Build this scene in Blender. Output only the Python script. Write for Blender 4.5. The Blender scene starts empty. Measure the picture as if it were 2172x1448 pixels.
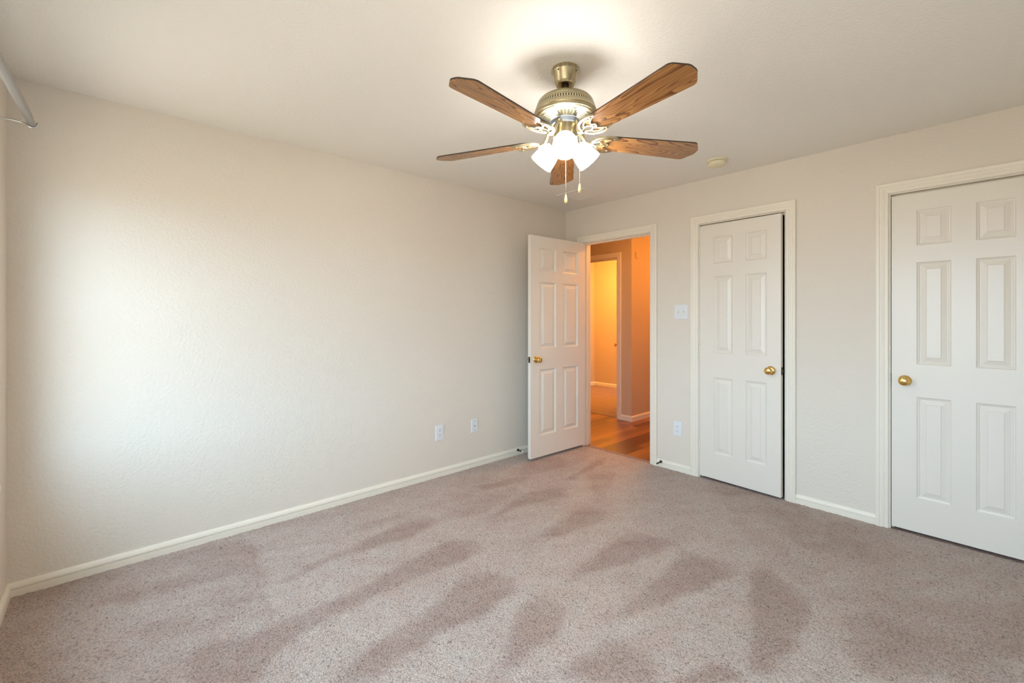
import bpy, bmesh, math, random
import numpy as np
from mathutils import Vector, Matrix
R = math.radians
PI = math.pi
random.seed(7)
S = bpy.context.scene
COL = S.collection

# ------------------------------------------------------------------ camera
cam_d = bpy.data.cameras.new('camera')
cam = bpy.data.objects.new('camera', cam_d)
COL.objects.link(cam)
CX, CY, CH = 3.120, -3.6006, 1.3052
cam.location = (CX, CY, CH)
cam.rotation_euler = (R(90), 0, R(47.83))
cam_d.sensor_width = 36
cam_d.lens = 939.9 / 2172 * 36
cam_d.shift_y = -48.8 / 2172
cam_d.clip_start = 0.02
S.camera = cam

# ------------------------------------------------------------------ view, world
S.view_settings.view_transform = 'Standard'
S.view_settings.look = 'None'
S.view_settings.gamma = 1
S.view_settings.use_curve_mapping = False
S.view_settings.exposure = 0.13
W = bpy.data.worlds.new('daylight'); S.world = W
W.use_nodes = True
wn = W.node_tree; wn.nodes.clear()
wo = wn.nodes.new('ShaderNodeOutputWorld'); wb = wn.nodes.new('ShaderNodeBackground')
wg = wn.nodes.new('ShaderNodeTexCoord'); wsx = wn.nodes.new('ShaderNodeSeparateXYZ')
wr = wn.nodes.new('ShaderNodeValToRGB')
wr.color_ramp.elements[0].position = 0.47; wr.color_ramp.elements[0].color = (0.30, 0.28, 0.235, 1)
wr.color_ramp.elements[1].position = 0.53; wr.color_ramp.elements[1].color = (0.54, 0.78, 1.0, 1)
wm = wn.nodes.new('ShaderNodeMapRange'); wm.inputs['From Min'].default_value = -1
wn.links.new(wg.outputs['Generated'], wsx.inputs[0]); wn.links.new(wsx.outputs['Z'], wm.inputs['Value'])
wn.links.new(wm.outputs['Result'], wr.inputs['Fac']); wn.links.new(wr.outputs['Color'], wb.inputs['Color'])
wb.inputs['Strength'].default_value = 12.3
wn.links.new(wb.outputs[0], wo.inputs[0])

# room numbers (metres): back wall y=0, left wall x=0, window wall y=-3.96
XR, YN, H = 3.75, -3.96, 2.44
WX0, WX1, WZ0, WZ1 = 0.33, 1.10, 0.60, 2.06
VX0, VX1 = 1.90, 3.60  # opening of the added fill window behind the camera
def area(name, loc, rot, sx, sy, power, col, portal=False, spread=None):
    l = bpy.data.lights.new(name, 'AREA'); l.shape = 'RECTANGLE'; l.size = sx; l.size_y = sy
    l.energy = power; l.color = col
    if portal: l.cycles.is_portal = True
    o = bpy.data.objects.new(name, l); COL.objects.link(o); o.location = loc; o.rotation_euler = rot
    return o
# skylight enters through the window opening
area('window_daylight_portal', ((WX0+WX1)/2, YN-0.112, (WZ0+WZ1)/2), (R(90), 0, 0), WX1-WX0, WZ1-WZ0, 1, (1, 1, 1), portal=True)
area('window_daylight_portal', ((VX0+VX1)/2, YN-0.112, (WZ0+WZ1)/2), (R(90), 0, 0), VX1-VX0, WZ1-WZ0, 1, (1, 1, 1), portal=True)  # portal of the added second window

# ------------------------------------------------------------------ materials
def newmat(name):
    m = bpy.data.materials.new(name); m.use_nodes = True
    nt = m.node_tree; b = nt.nodes['Principled BSDF']
    return m, nt, b
def pset(b, **k):
    for kk, v in k.items():
        kk = kk.replace('_', ' ')
        if kk in b.inputs: b.inputs[kk].default_value = v
def simple(name, col, rough=0.5, metal=0.0, bump=None, spec=None):
    m, nt, b = newmat(name)
    b.inputs['Base Color'].default_value = (*col, 1); b.inputs['Roughness'].default_value = rough
    b.inputs['Metallic'].default_value = metal
    if spec is not None: b.inputs['Specular IOR Level'].default_value = spec
    tc = nt.nodes.new('ShaderNodeTexCoord'); n = nt.nodes.new('ShaderNodeTexNoise')
    n.inputs['Scale'].default_value = bump[0] if bump else 30; n.inputs['Detail'].default_value = 3
    nt.links.new(tc.outputs['Object'], n.inputs['Vector'])
    if bump:
        bp = nt.nodes.new('ShaderNodeBump'); bp.inputs['Strength'].default_value = bump[1]; bp.inputs['Distance'].default_value = bump[2]
        nt.links.new(n.outputs['Fac'], bp.inputs['Height']); nt.links.new(bp.outputs[0], b.inputs['Normal'])
    else:
        mr = nt.nodes.new('ShaderNodeMapRange'); mr.inputs['To Min'].default_value = max(rough-0.03, 0.02); mr.inputs['To Max'].default_value = rough+0.03
        nt.links.new(n.outputs['Fac'], mr.inputs['Value']); nt.links.new(mr.outputs['Result'], b.inputs['Roughness'])
    return m
def paint(name, col, s1=55, strength=0.6, rough=0.75):
    # orange-peel sprayed drywall
    m, nt, b = newmat(name)
    b.inputs['Base Color'].default_value = (*col, 1); b.inputs['Roughness'].default_value = rough
    b.inputs['Specular IOR Level'].default_value = 0.3
    tc = nt.nodes.new('ShaderNodeTexCoord')
    n = nt.nodes.new('ShaderNodeTexNoise'); n.inputs['Scale'].default_value = s1; n.inputs['Detail'].default_value = 2.5; n.inputs['Roughness'].default_value = 0.55
    v = nt.nodes.new('ShaderNodeTexVoronoi'); v.feature = 'SMOOTH_F1'; v.inputs['Scale'].default_value = s1*1.6; v.inputs['Smoothness'].default_value = 0.7
    ad = nt.nodes.new('ShaderNodeMath'); ad.operation = 'MULTIPLY_ADD'; ad.inputs[1].default_value = 0.5
    nt.links.new(tc.outputs['Object'], n.inputs['Vector']); nt.links.new(tc.outputs['Object'], v.inputs['Vector'])
    nt.links.new(v.outputs['Distance'], ad.inputs[0]); nt.links.new(n.outputs['Fac'], ad.inputs[2])
    bp = nt.nodes.new('ShaderNodeBump'); bp.inputs['Strength'].default_value = strength; bp.inputs['Distance'].default_value = 0.004
    nt.links.new(ad.outputs[0], bp.inputs['Height']); nt.links.new(bp.outputs[0], b.inputs['Normal'])
    return m
M = {}
M['wall'] = paint('beige_wall_paint', (0.785, 0.71, 0.615))
M['ceil'] = paint('ceiling_paint', (0.885, 0.845, 0.775), s1=70, strength=0.5)
M['trim'] = simple('cream_trim_gloss', (0.88, 0.81, 0.69), 0.35)
M['door'] = simple('white_door_gloss', (0.835, 0.77, 0.68), 0.30, bump=(60, 0.05, 0.001))
M['plate'] = simple('white_plastic_plate', (0.80, 0.81, 0.82), 0.35)
M['ivory'] = simple('ivory_plastic', (0.80, 0.72, 0.50), 0.4)
M['darkslot'] = simple('dark_slot', (0.02, 0.018, 0.015), 0.6)
M['brass'] = simple('polished_brass', (0.80, 0.55, 0.20), 0.16, 1.0)
M['abrass'] = simple('antique_brass', (0.50, 0.43, 0.27), 0.30, 1.0)
M['iron'] = simple('bright_antique_brass', (0.52, 0.46, 0.31), 0.36, 1.0)
M['bronze'] = simple('dark_bronze_latch', (0.10, 0.075, 0.045), 0.35, 0.9)
M['steel'] = simple('nickel_steel', (0.62, 0.61, 0.59), 0.28, 1.0)
M['rod'] = simple('grey_enamel_rod', (0.33, 0.32, 0.31), 0.35, 0.35)
M['grey'] = simple('grey_flywheel_rubber', (0.12, 0.135, 0.15), 0.35)
M['fob'] = simple('pale_wood_fob', (0.72, 0.52, 0.25), 0.35)
M['edge'] = simple('dark_blade_edge', (0.045, 0.028, 0.018), 0.5)
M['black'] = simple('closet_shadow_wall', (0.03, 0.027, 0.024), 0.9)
M['vent'] = simple('vent_paint', (0.86, 0.825, 0.76), 0.5)
M['pvc'] = simple('white_vinyl_window', (0.80, 0.81, 0.80), 0.35)
M['hallwall'] = paint('hall_wall_lamp_tint', (0.62, 0.49, 0.345))  # beige wall paint tanned, putting the orange lamp light into its colour

def mat_brass_brushed():
    m, nt, b = newmat('brushed_antique_brass')
    pset(b, Metallic=1.0, Roughness=0.33)
    tc = nt.nodes.new('ShaderNodeTexCoord'); mp = nt.nodes.new('ShaderNodeMapping'); mp.inputs['Scale'].default_value = (60, 60, 3)
    n = nt.nodes.new('ShaderNodeTexNoise'); n.inputs['Scale'].default_value = 1.2; n.inputs['Detail'].default_value = 2
    nt.links.new(tc.outputs['Object'], mp.inputs[0]); nt.links.new(mp.outputs[0], n.inputs['Vector'])
    cr = nt.nodes.new('ShaderNodeValToRGB'); cr.color_ramp.elements[0].position = 0.3; cr.color_ramp.elements[0].color = (0.33, 0.26, 0.14, 1)
    cr.color_ramp.elements[1].position = 0.7; cr.color_ramp.elements[1].color = (0.60, 0.53, 0.36, 1)
    nt.links.new(n.outputs['Fac'], cr.inputs['Fac']); nt.links.new(cr.outputs[0], b.inputs['Base Color'])
    return m
M['brushed'] = mat_brass_brushed()

def mathn(nt, op, a, b=None, c=None):
    n = nt.nodes.new('ShaderNodeMath'); n.operation = op
    for i, x in enumerate((a, b, c)):
        if x is None: continue
        if hasattr(x, 'links') or hasattr(x, 'is_linked'): nt.links.new(x, n.inputs[i])
        else: n.inputs[i].default_value = x
    return n.outputs[0]
def mat_pierced(kind):
    # pierced brass: kind 'band' = long slots with rows of small dots above and below (UV: u counts slots, v 0..1 down the band)
    m, nt, b = newmat('pierced_brass_' + kind)
    uv = nt.nodes.new('ShaderNodeUVMap'); sp = nt.nodes.new('ShaderNodeSeparateXYZ'); nt.links.new(uv.outputs[0], sp.inputs[0])
    u, v = sp.outputs['X'], sp.outputs['Y']
    def ell(cu, cv, ru, rv, shift=0.0):
        f = mathn(nt, 'FRACT', mathn(nt, 'ADD', u, shift))
        du = mathn(nt, 'DIVIDE', mathn(nt, 'ABSOLUTE', mathn(nt, 'SUBTRACT', f, cu)), ru)
        dv = mathn(nt, 'DIVIDE', mathn(nt, 'ABSOLUTE', mathn(nt, 'SUBTRACT', v, cv)), rv)
        return du, dv
    masks = []
    def add_ell(cu, cv, ru, rv, shift=0.0, p=2.0):
        du, dv = ell(cu, cv, ru, rv, shift)
        s = mathn(nt, 'ADD', mathn(nt, 'POWER', du, p), mathn(nt, 'POWER', dv, p))
        masks.append(mathn(nt, 'LESS_THAN', s, 1.0))
    if kind == 'band':
        add_ell(0.5, 0.50, 0.26, 0.27, 0, 1.5)
        for cv, sh in ((0.10, 0.0), (0.22, 0.5), (0.78, 0.5), (0.90, 0.0)):
            add_ell(0.5, cv, 0.24, 0.06, sh, 1.3)
    else:
        add_ell(0.5, 0.60, 0.30, 0.30, 0, 6.0)
        f5 = mathn(nt, 'FRACT', mathn(nt, 'MULTIPLY', u, 1/3.0))
        du = mathn(nt, 'DIVIDE', mathn(nt, 'ABSOLUTE', mathn(nt, 'SUBTRACT', f5, 0.5)), 0.36)
        dv = mathn(nt, 'DIVIDE', mathn(nt, 'ABSOLUTE', mathn(nt, 'SUBTRACT', v, 0.14)), 0.05)
        s = mathn(nt, 'ADD', mathn(nt, 'POWER', du, 6.0), mathn(nt, 'POWER', dv, 6.0))
        masks.append(mathn(nt, 'LESS_THAN', s, 1.0))
    a = masks[0]
    for k in masks[1:]: a = mathn(nt, 'MAXIMUM', a, k)
    mx = nt.nodes.new('ShaderNodeMix'); mx.data_type = 'RGBA'
    nt.links.new(a, mx.inputs['Factor'])
    mx.inputs['A'].default_value = (0.56, 0.50, 0.33, 1) if kind == 'band' else (0.26, 0.225, 0.13, 1)
    mx.inputs['B'].default_value = (0.05, 0.035, 0.015, 1) if kind == 'band' else (0.045, 0.045, 0.04, 1)
    nt.links.new(mx.outputs['Result'], b.inputs['Base Color'])
    nt.links.new(mathn(nt, 'SUBTRACT', 1.0, mathn(nt, 'MULTIPLY', a, 0.9)), b.inputs['Metallic'])
    b.inputs['Roughness'].default_value = 0.33
    bp = nt.nodes.new('ShaderNodeBump'); bp.invert = True; bp.inputs['Strength'].default_value = 0.6; bp.inputs['Distance'].default_value = 0.002
    nt.links.new(a, bp.inputs['Height']); nt.links.new(bp.outputs[0], b.inputs['Normal'])
    return m
M['band'] = mat_pierced('band'); M['slots'] = mat_pierced('plate')

def mat_oak():
    m, nt, b = newmat('oak_blade_veneer')
    tc = nt.nodes.new('ShaderNodeTexCoord'); oi = nt.nodes.new('ShaderNodeObjectInfo')
    # each blade is cut from another part of the board
    cx = nt.nodes.new('ShaderNodeCombineXYZ')
    nt.links.new(mathn(nt, 'MULTIPLY', oi.outputs['Random'], 3.0), cx.inputs[0])
    nt.links.new(mathn(nt, 'MULTIPLY_ADD', oi.outputs['Random'], 0.10, -0.05), cx.inputs[1])
    va = nt.nodes.new('ShaderNodeVectorMath'); va.operation = 'ADD'
    nt.links.new(tc.outputs['Object'], va.inputs[0]); nt.links.new(cx.outputs[0], va.inputs[1])
    mp = nt.nodes.new('ShaderNodeMapping'); mp.inputs['Scale'].default_value = (1.5, 15, 15)
    nt.links.new(va.outputs[0], mp.inputs[0])
    n1 = nt.nodes.new('ShaderNodeTexNoise'); n1.inputs['Scale'].default_value = 0.9; n1.inputs['Detail'].default_value = 1.5; n1.inputs['Distortion'].default_value = 0.4
    nt.links.new(mp.outputs[0], n1.inputs['Vector'])
    bands = mathn(nt, 'FRACT', mathn(nt, 'MULTIPLY', n1.outputs['Fac'], 25.0))
    mp2 = nt.nodes.new('ShaderNodeMapping'); mp2.inputs['Scale'].default_value = (9, 420, 60)
    nt.links.new(va.outputs[0], mp2.inputs[0])
    n2 = nt.nodes.new('ShaderNodeTexNoise'); n2.inputs['Scale'].default_value = 1; n2.inputs['Detail'].default_value = 3
    nt.links.new(mp2.outputs[0], n2.inputs['Vector'])
    f = mathn(nt, 'ADD', mathn(nt, 'MULTIPLY', mathn(nt, 'POWER', bands, 1.6), 0.62), mathn(nt, 'MULTIPLY', n2.outputs['Fac'], 0.55))
    cr = nt.nodes.new('ShaderNodeValToRGB'); e = cr.color_ramp.elements
    e[0].position = 0.12; e[0].color = (0.46, 0.225, 0.075, 1)
    e[1].position = 1.0; e[1].color = (0.075, 0.028, 0.011, 1)
    x = e.new(0.55); x.color = (0.33, 0.148, 0.048, 1)
    x = e.new(0.80); x.color = (0.165, 0.065, 0.022, 1)
    nt.links.new(f, cr.inputs['Fac']); nt.links.new(cr.outputs[0], b.inputs['Base Color'])
    b.inputs['Roughness'].default_value = 0.23; b.inputs['Specular IOR Level'].default_value = 0.45
    return m
M['oak'] = mat_oak()

def mat_carpet(name, base, nap=True):
    # cut pile: every voronoi cell is a tuft of yarn with its own tone; crevice shade between tufts is darkened into the colour
    m, nt, b = newmat(name)
    b.inputs['Roughness'].default_value = 1.0; b.inputs['Specular IOR Level'].default_value = 0.05
    b.inputs['Sheen Weight'].default_value = 0.12; b.inputs['Sheen Roughness'].default_value = 0.6
    tc = nt.nodes.new('ShaderNodeTexCoord')
    nd = nt.nodes.new('ShaderNodeTexNoise'); nd.inputs['Scale'].default_value = 90; nd.inputs['Detail'].default_value = 2
    nt.links.new(tc.outputs['Object'], nd.inputs['Vector'])
    sc = nt.nodes.new('ShaderNodeVectorMath'); sc.operation = 'MULTIPLY_ADD'
    sc.inputs[1].default_value = (0.010, 0.010, 0.010)
    nt.links.new(nd.outputs['Color'], sc.inputs[0]); nt.links.new(tc.outputs['Object'], sc.inputs[2])
    v1 = nt.nodes.new('ShaderNodeTexVoronoi'); v1.inputs['Scale'].default_value = 205; v1.inputs['Randomness'].default_value = 1
    nt.links.new(sc.outputs[0], v1.inputs['Vector'])
    v2 = nt.nodes.new('ShaderNodeTexVoronoi'); v2.inputs['Scale'].default_value = 92; v2.inputs['Randomness'].default_value = 1
    nt.links.new(sc.outputs[0], v2.inputs['Vector'])
    n3 = nt.nodes.new('ShaderNodeTexNoise'); n3.inputs['Scale'].default_value = 9; n3.inputs['Detail'].default_value = 5
    nt.links.new(tc.outputs['Object'], n3.inputs['Vector'])
    sp = nt.nodes.new('ShaderNodeSeparateColor'); nt.links.new(v1.outputs['Color'], sp.inputs[0])
    tone = mathn(nt, 'MULTIPLY_ADD', sp.outputs[0], 0.24, 0.86)
    gap_shade = nt.nodes.new('ShaderNodeMapRange'); gap_shade.inputs['From Min'].default_value = 0.42; gap_shade.inputs['From Max'].default_value = 0.86
    gap_shade.inputs['To Min'].default_value = 1.0; gap_shade.inputs['To Max'].default_value = 0.60
    nt.links.new(v1.outputs['Distance'], gap_shade.inputs['Value'])
    gap_shade2 = nt.nodes.new('ShaderNodeMapRange'); gap_shade2.inputs['From Min'].default_value = 0.62; gap_shade2.inputs['From Max'].default_value = 0.95
    gap_shade2.inputs['To Min'].default_value = 1.0; gap_shade2.inputs['To Max'].default_value = 0.55
    nt.links.new(v2.outputs['Distance'], gap_shade2.inputs['Value'])
    tone = mathn(nt, 'MULTIPLY', mathn(nt, 'MULTIPLY', tone, gap_shade.outputs[0]), gap_shade2.outputs[0])
    cb = nt.nodes.new('ShaderNodeVectorMath'); cb.operation = 'SCALE'; cb.inputs[0].default_value = tuple(base)
    nt.links.new(tone, cb.inputs['Scale'])
    hs = nt.nodes.new('ShaderNodeMix'); hs.data_type = 'RGBA'; hs.blend_type = 'MULTIPLY'; hs.inputs['Factor'].default_value = 0.8
    cr2 = nt.nodes.new('ShaderNodeValToRGB'); cr2.color_ramp.elements[0].color = (0.95, 0.88, 0.86, 1); cr2.color_ramp.elements[1].color = (1.0, 1.0, 1.0, 1)
    cr2.color_ramp.elements[0].position = 0.38; cr2.color_ramp.elements[1].position = 0.62
    nt.links.new(n3.outputs['Fac'], cr2.inputs['Fac'])
    nt.links.new(cb.outputs[0], hs.inputs['A']); nt.links.new(cr2.outputs[0], hs.inputs['B'])
    out = hs.outputs['Result']
    if nap:
        at = nt.nodes.new('ShaderNodeAttribute'); at.attribute_name = 'nap'
        mk = nt.nodes.new('ShaderNodeMix'); mk.data_type = 'RGBA'; mk.blend_type = 'MULTIPLY'
        nt.links.new(at.outputs['Fac'], mk.inputs['Factor'])
        nt.links.new(out, mk.inputs['A']); mk.inputs['B'].default_value = (0.74, 0.66, 0.635, 1)
        out = mk.outputs['Result']
    nt.links.new(out, b.inputs['Base Color'])
    bp = nt.nodes.new('ShaderNodeBump'); bp.inputs['Strength'].default_value = 0.9; bp.inputs['Distance'].default_value = 0.005
    hsum = mathn(nt, 'ADD', mathn(nt, 'MULTIPLY', v1.outputs['Distance'], -1.0), mathn(nt, 'MULTIPLY', v2.outputs['Distance'], -0.6))
    nt.links.new(hsum, bp.inputs['Height']); nt.links.new(bp.outputs[0], b.inputs['Normal'])
    return m
M['carpet'] = mat_carpet('mauve_beige_carpet', (0.66, 0.545, 0.475))
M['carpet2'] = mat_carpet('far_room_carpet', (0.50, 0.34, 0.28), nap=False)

def mat_planks():
    m, nt, b = newmat('wood_plank_floor')
    tc = nt.nodes.new('ShaderNodeTexCoord'); mp = nt.nodes.new('ShaderNodeMapping')
    mp.inputs['Rotation'].default_value = (0, 0, R(90))
    nt.links.new(tc.outputs['Object'], mp.inputs[0])
    br = nt.nodes.new('ShaderNodeTexBrick'); br.offset = 0.37; br.inputs['Scale'].default_value = 1
    br.inputs['Brick Width'].default_value = 1.1; br.inputs['Row Height'].default_value = 0.10; br.inputs['Mortar Size'].default_value = 0.0012
    br.inputs['Color1'].default_value = (0.46, 0.19, 0.048, 1); br.inputs['Color2'].default_value = (0.13, 0.038, 0.008, 1); br.inputs['Mortar'].default_value = (0.10, 0.04, 0.015, 1)
    nt.links.new(mp.outputs[0], br.inputs['Vector'])
    mp2 = nt.nodes.new('ShaderNodeMapping'); mp2.inputs['Scale'].default_value = (45, 3, 1); nt.links.new(tc.outputs['Object'], mp2.inputs[0])
    n = nt.nodes.new('ShaderNodeTexNoise'); n.inputs['Scale'].default_value = 1; n.inputs['Detail'].default_value = 4; nt.links.new(mp2.outputs[0], n.inputs['Vector'])
    mx = nt.nodes.new('ShaderNodeMix'); mx.data_type = 'RGBA'; mx.blend_type = 'MULTIPLY'; mx.inputs['Factor'].default_value = 0.6
    cr = nt.nodes.new('ShaderNodeValToRGB'); cr.color_ramp.elements[0].color = (0.62, 0.55, 0.5, 1); cr.color_ramp.elements[0].position = 0.3; cr.color_ramp.elements[1].position = 0.65
    nt.links.new(n.outputs['Fac'], cr.inputs['Fac']); nt.links.new(br.outputs['Color'], mx.inputs['A']); nt.links.new(cr.outputs[0], mx.inputs['B'])
    nt.links.new(mx.outputs['Result'], b.inputs['Base Color']); b.inputs['Roughness'].default_value = 0.28
    return m
M['planks'] = mat_planks()
def mat_emit(name, col, st):
    m, nt, b = newmat(name)
    b.inputs['Base Color'].default_value = (0.9, 0.9, 0.88, 1); b.inputs['Roughness'].default_value = 0.3
    b.inputs['Emission Color'].default_value = (*col, 1); b.inputs['Emission Strength'].default_value = st
    n = nt.nodes.new('ShaderNodeTexNoise'); n.inputs['Scale'].default_value = 40
    mr = nt.nodes.new('ShaderNodeMapRange'); mr.inputs['To Min'].default_value = 0.25; mr.inputs['To Max'].default_value = 0.35
    nt.links.new(n.outputs['Fac'], mr.inputs['Value']); nt.links.new(mr.outputs['Result'], b.inputs['Roughness'])
    return m
SHADE_POWER = 38.0
M['shade'] = mat_emit('lit_frosted_glass', (1.0, 0.975, 0.935), SHADE_POWER)
def mat_glass():
    m, nt, b = newmat('window_glass')
    nt.nodes.remove(b)
    o = nt.nodes['Material Output']
    t = nt.nodes.new('ShaderNodeBsdfTransparent'); g = nt.nodes.new('ShaderNodeBsdfGlossy'); g.inputs['Roughness'].default_value = 0.02
    fr = nt.nodes.new('ShaderNodeLayerWeight'); fr.inputs['Blend'].default_value = 0.5
    mx = nt.nodes.new('ShaderNodeMixShader')
    fz = mathn(nt, 'MULTIPLY_ADD', mathn(nt, 'POWER', fr.outputs['Facing'], 5.0), 0.9, 0.05)
    nt.links.new(fz, mx.inputs[0]); nt.links.new(t.outputs[0], mx.inputs[1]); nt.links.new(g.outputs[0], mx.inputs[2]); nt.links.new(mx.outputs[0], o.inputs[0])
    return m
M['glass'] = mat_glass()

# ------------------------------------------------------------------ mesh helpers
class MB:
    def __init__(s): s.v = []; s.f = []
    def add(s, vs, fs):
        o = len(s.v); s.v += [tuple(p) for p in vs]; s.f += [tuple(i+o for i in f) for f in fs]; return s
    def box(s, x0, y0, z0, x1, y1, z1):
        vs = [(x0,y0,z0),(x1,y0,z0),(x1,y1,z0),(x0,y1,z0),(x0,y0,z1),(x1,y0,z1),(x1,y1,z1),(x0,y1,z1)]
        return s.add(vs, [(0,3,2,1),(4,5,6,7),(0,1,5,4),(1,2,6,5),(2,3,7,6),(3,0,4,7)])
    def lathe(s, prof, n=32, M4=None, cap0=True, cap1=True):
        # prof: list of (r, z)
        vs = []; fs = []
        for r, z in prof:
            for i in range(n):
                a = 2*PI*i/n; vs.append((r*math.cos(a), r*math.sin(a), z))
        for k in range(len(prof)-1):
            for i in range(n):
                j = (i+1) % n
                fs.append((k*n+i, k*n+j, (k+1)*n+j, (k+1)*n+i))
        if cap0: fs.append(tuple(reversed(range(n))))
        if cap1: fs.append(tuple((len(prof)-1)*n+i for i in range(n)))
        if M4 is not None: vs = [tuple(M4 @ Vector(p)) for p in vs]
        return s.add(vs, fs)
    def tube(s, pts, rad, n=10, M4=None):
        pts = [Vector(p) for p in pts]
        rs = rad if isinstance(rad, (list, tuple)) else [rad]*len(pts)
        vs = []; fs = []; up = None
        for k, p in enumerate(pts):
            t = (pts[min(k+1, len(pts)-1)] - pts[max(k-1, 0)]).normalized()
            if up is None:
                up = Vector((0,0,1)) if abs(t.z) < 0.9 else Vector((1,0,0))
            a = (up - t*up.dot(t)).normalized(); b = t.cross(a); up = a
            for i in range(n):
                g = 2*PI*i/n
                vs.append(p + (a*math.cos(g) + b*math.sin(g))*rs[k])
        for k in range(len(pts)-1):
            for i in range(n):
                j = (i+1) % n; fs.append((k*n+i, k*n+j, (k+1)*n+j, (k+1)*n+i))
        fs.append(tuple(reversed(range(n)))); fs.append(tuple((len(pts)-1)*n+i for i in range(n)))
        if M4 is not None: vs = [M4 @ p for p in vs]
        return s.add(vs, fs)
    def prism(s, poly, z0, z1):
        n = len(poly)
        vs = [(x, y, z0) for x, y in poly] + [(x, y, z1) for x, y in poly]
        fs = [tuple(reversed(range(n))), tuple(range(n, 2*n))] + [(i, (i+1) % n, n+(i+1) % n, n+i) for i in range(n)]
        return s.add(vs, fs)
    def extrude_profile(s, prof, path):
        # prof: list of points (a, b); path: list of (origin, A axis, B axis) frames
        n = len(prof); vs = []; fs = []
        for o, A, B in path:
            for a, b in prof: vs.append(Vector(o) + Vector(A)*a + Vector(B)*b)
        for k in range(len(path)-1):
            for i in range(n):
                j = (i+1) % n; fs.append((k*n+i, k*n+j, (k+1)*n+j, (k+1)*n+i))
        fs.append(tuple(reversed(range(n)))); fs.append(tuple((len(path)-1)*n+i for i in range(n)))
        return s.add(vs, fs)
    def ribbon(s, pts, widths, z0, z1):
        # flat ribbon in the xy plane with thickness
        n = len(pts); L = []; Rr = []
        for k in range(n):
            p = Vector(pts[k]); t = (Vector(pts[min(k+1, n-1)]) - Vector(pts[max(k-1, 0)])).normalized()
            nn = Vector((-t.y, t.x)); w = widths[k]/2
            L.append(p + nn*w); Rr.append(p - nn*w)
        vs = [(p.x, p.y, z) for z in (z0, z1) for p in L+Rr]
        fs = []
        for k in range(n-1):
            a, b, c, d = k, k+1, n+k+1, n+k
            fs += [(a, b, c, d), (2*n+d, 2*n+c, 2*n+b, 2*n+a), (a, 2*n+a, 2*n+b, b), (d, c, 2*n+c, 2*n+d)]
        fs += [(0, n, 3*n, 2*n), (n-1, 3*n-1, 4*n-1, 2*n-1)]
        return s.add(vs, fs)
    def build(s, name, mat, parent=None, loc=None, rot=None, smooth=False, bevel=0.0, bseg=2, wn=True):
        me = bpy.data.meshes.new(name); me.from_pydata(s.v, [], s.f)
        bm = bmesh.new(); bm.from_mesh(me)
        bmesh.ops.recalc_face_normals(bm, faces=bm.faces[:]); bm.to_mesh(me); bm.free()
        mats = mat if isinstance(mat, (list, tuple)) else [mat]
        for mm in mats: me.materials.append(mm)
        o = bpy.data.objects.new(name, me); COL.objects.link(o)
        if parent is not None: o.parent = parent
        if loc is not None: o.location = loc
        if rot is not None: o.rotation_euler = rot
        if smooth:
            me.polygons.foreach_set('use_smooth', [True]*len(me.polygons))
            try: me.set_sharp_from_angle(angle=R(38))
            except Exception: pass
        if bevel:
            md = o.modifiers.new('bevel', 'BEVEL'); md.width = bevel; md.segments = bseg; md.limit_method = 'ANGLE'; md.angle_limit = R(40)
        return o
def tag(o, label=None, cat=None, group=None, kind=None):
    if label: o['label'] = label
    if cat: o['category'] = cat
    if group: o['group'] = group
    if kind: o['kind'] = kind
    return o
def empty(name, loc=(0,0,0), rz=0):
    o = bpy.data.objects.new(name, None); COL.objects.link(o); o.location = loc; o.rotation_euler = (0, 0, rz); o.empty_display_size = 0.1
    return o
def slab(name, axis, c0, c1, u0, u1, z0, z1, holes, mat, kind='structure', label=None):
    # wall slab with rectangular holes; axis 'y': plane spanned by x (u) and z, thickness c0..c1 in y
    us = sorted(set([u0, u1] + [h[0] for h in holes] + [h[1] for h in holes]))
    zs = sorted(set([z0, z1] + [h[2] for h in holes] + [h[3] for h in holes]))
    def inh(i, k):
        if i < 0 or k < 0 or i >= len(us)-1 or k >= len(zs)-1: return True
        um, zm = (us[i]+us[i+1])/2, (zs[k]+zs[k+1])/2
        return any(h[0] < um < h[1] and h[2] < zm < h[3] for h in holes)
    def P(u, c, z): return (u, c, z) if axis == 'y' else (c, u, z)
    idx = {}; mb = MB()
    def V(i, c, k):
        key = (i, c, k)
        if key not in idx: idx[key] = len(mb.v); mb.v.append(P(us[i], (c0, c1)[c], zs[k]))
        return idx[key]
    for i in range(len(us)-1):
        for k in range(len(zs)-1):
            if inh(i, k): continue
            mb.f.append((V(i,0,k), V(i+1,0,k), V(i+1,0,k+1), V(i,0,k+1)))
            mb.f.append((V(i,1,k), V(i,1,k+1), V(i+1,1,k+1), V(i+1,1,k)))
            if inh(i-1, k): mb.f.append((V(i,0,k), V(i,0,k+1), V(i,1,k+1), V(i,1,k)))
            if inh(i+1, k): mb.f.append((V(i+1,0,k), V(i+1,1,k), V(i+1,1,k+1), V(i+1,0,k+1)))
            if inh(i, k-1): mb.f.append((V(i,0,k), V(i,1,k), V(i+1,1,k), V(i+1,0,k)))
            if inh(i, k+1): mb.f.append((V(i,0,k+1), V(i+1,0,k+1), V(i+1,1,k+1), V(i,1,k+1)))
    o = mb.build(name, mat)
    return tag(o, label, kind=kind)

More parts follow.
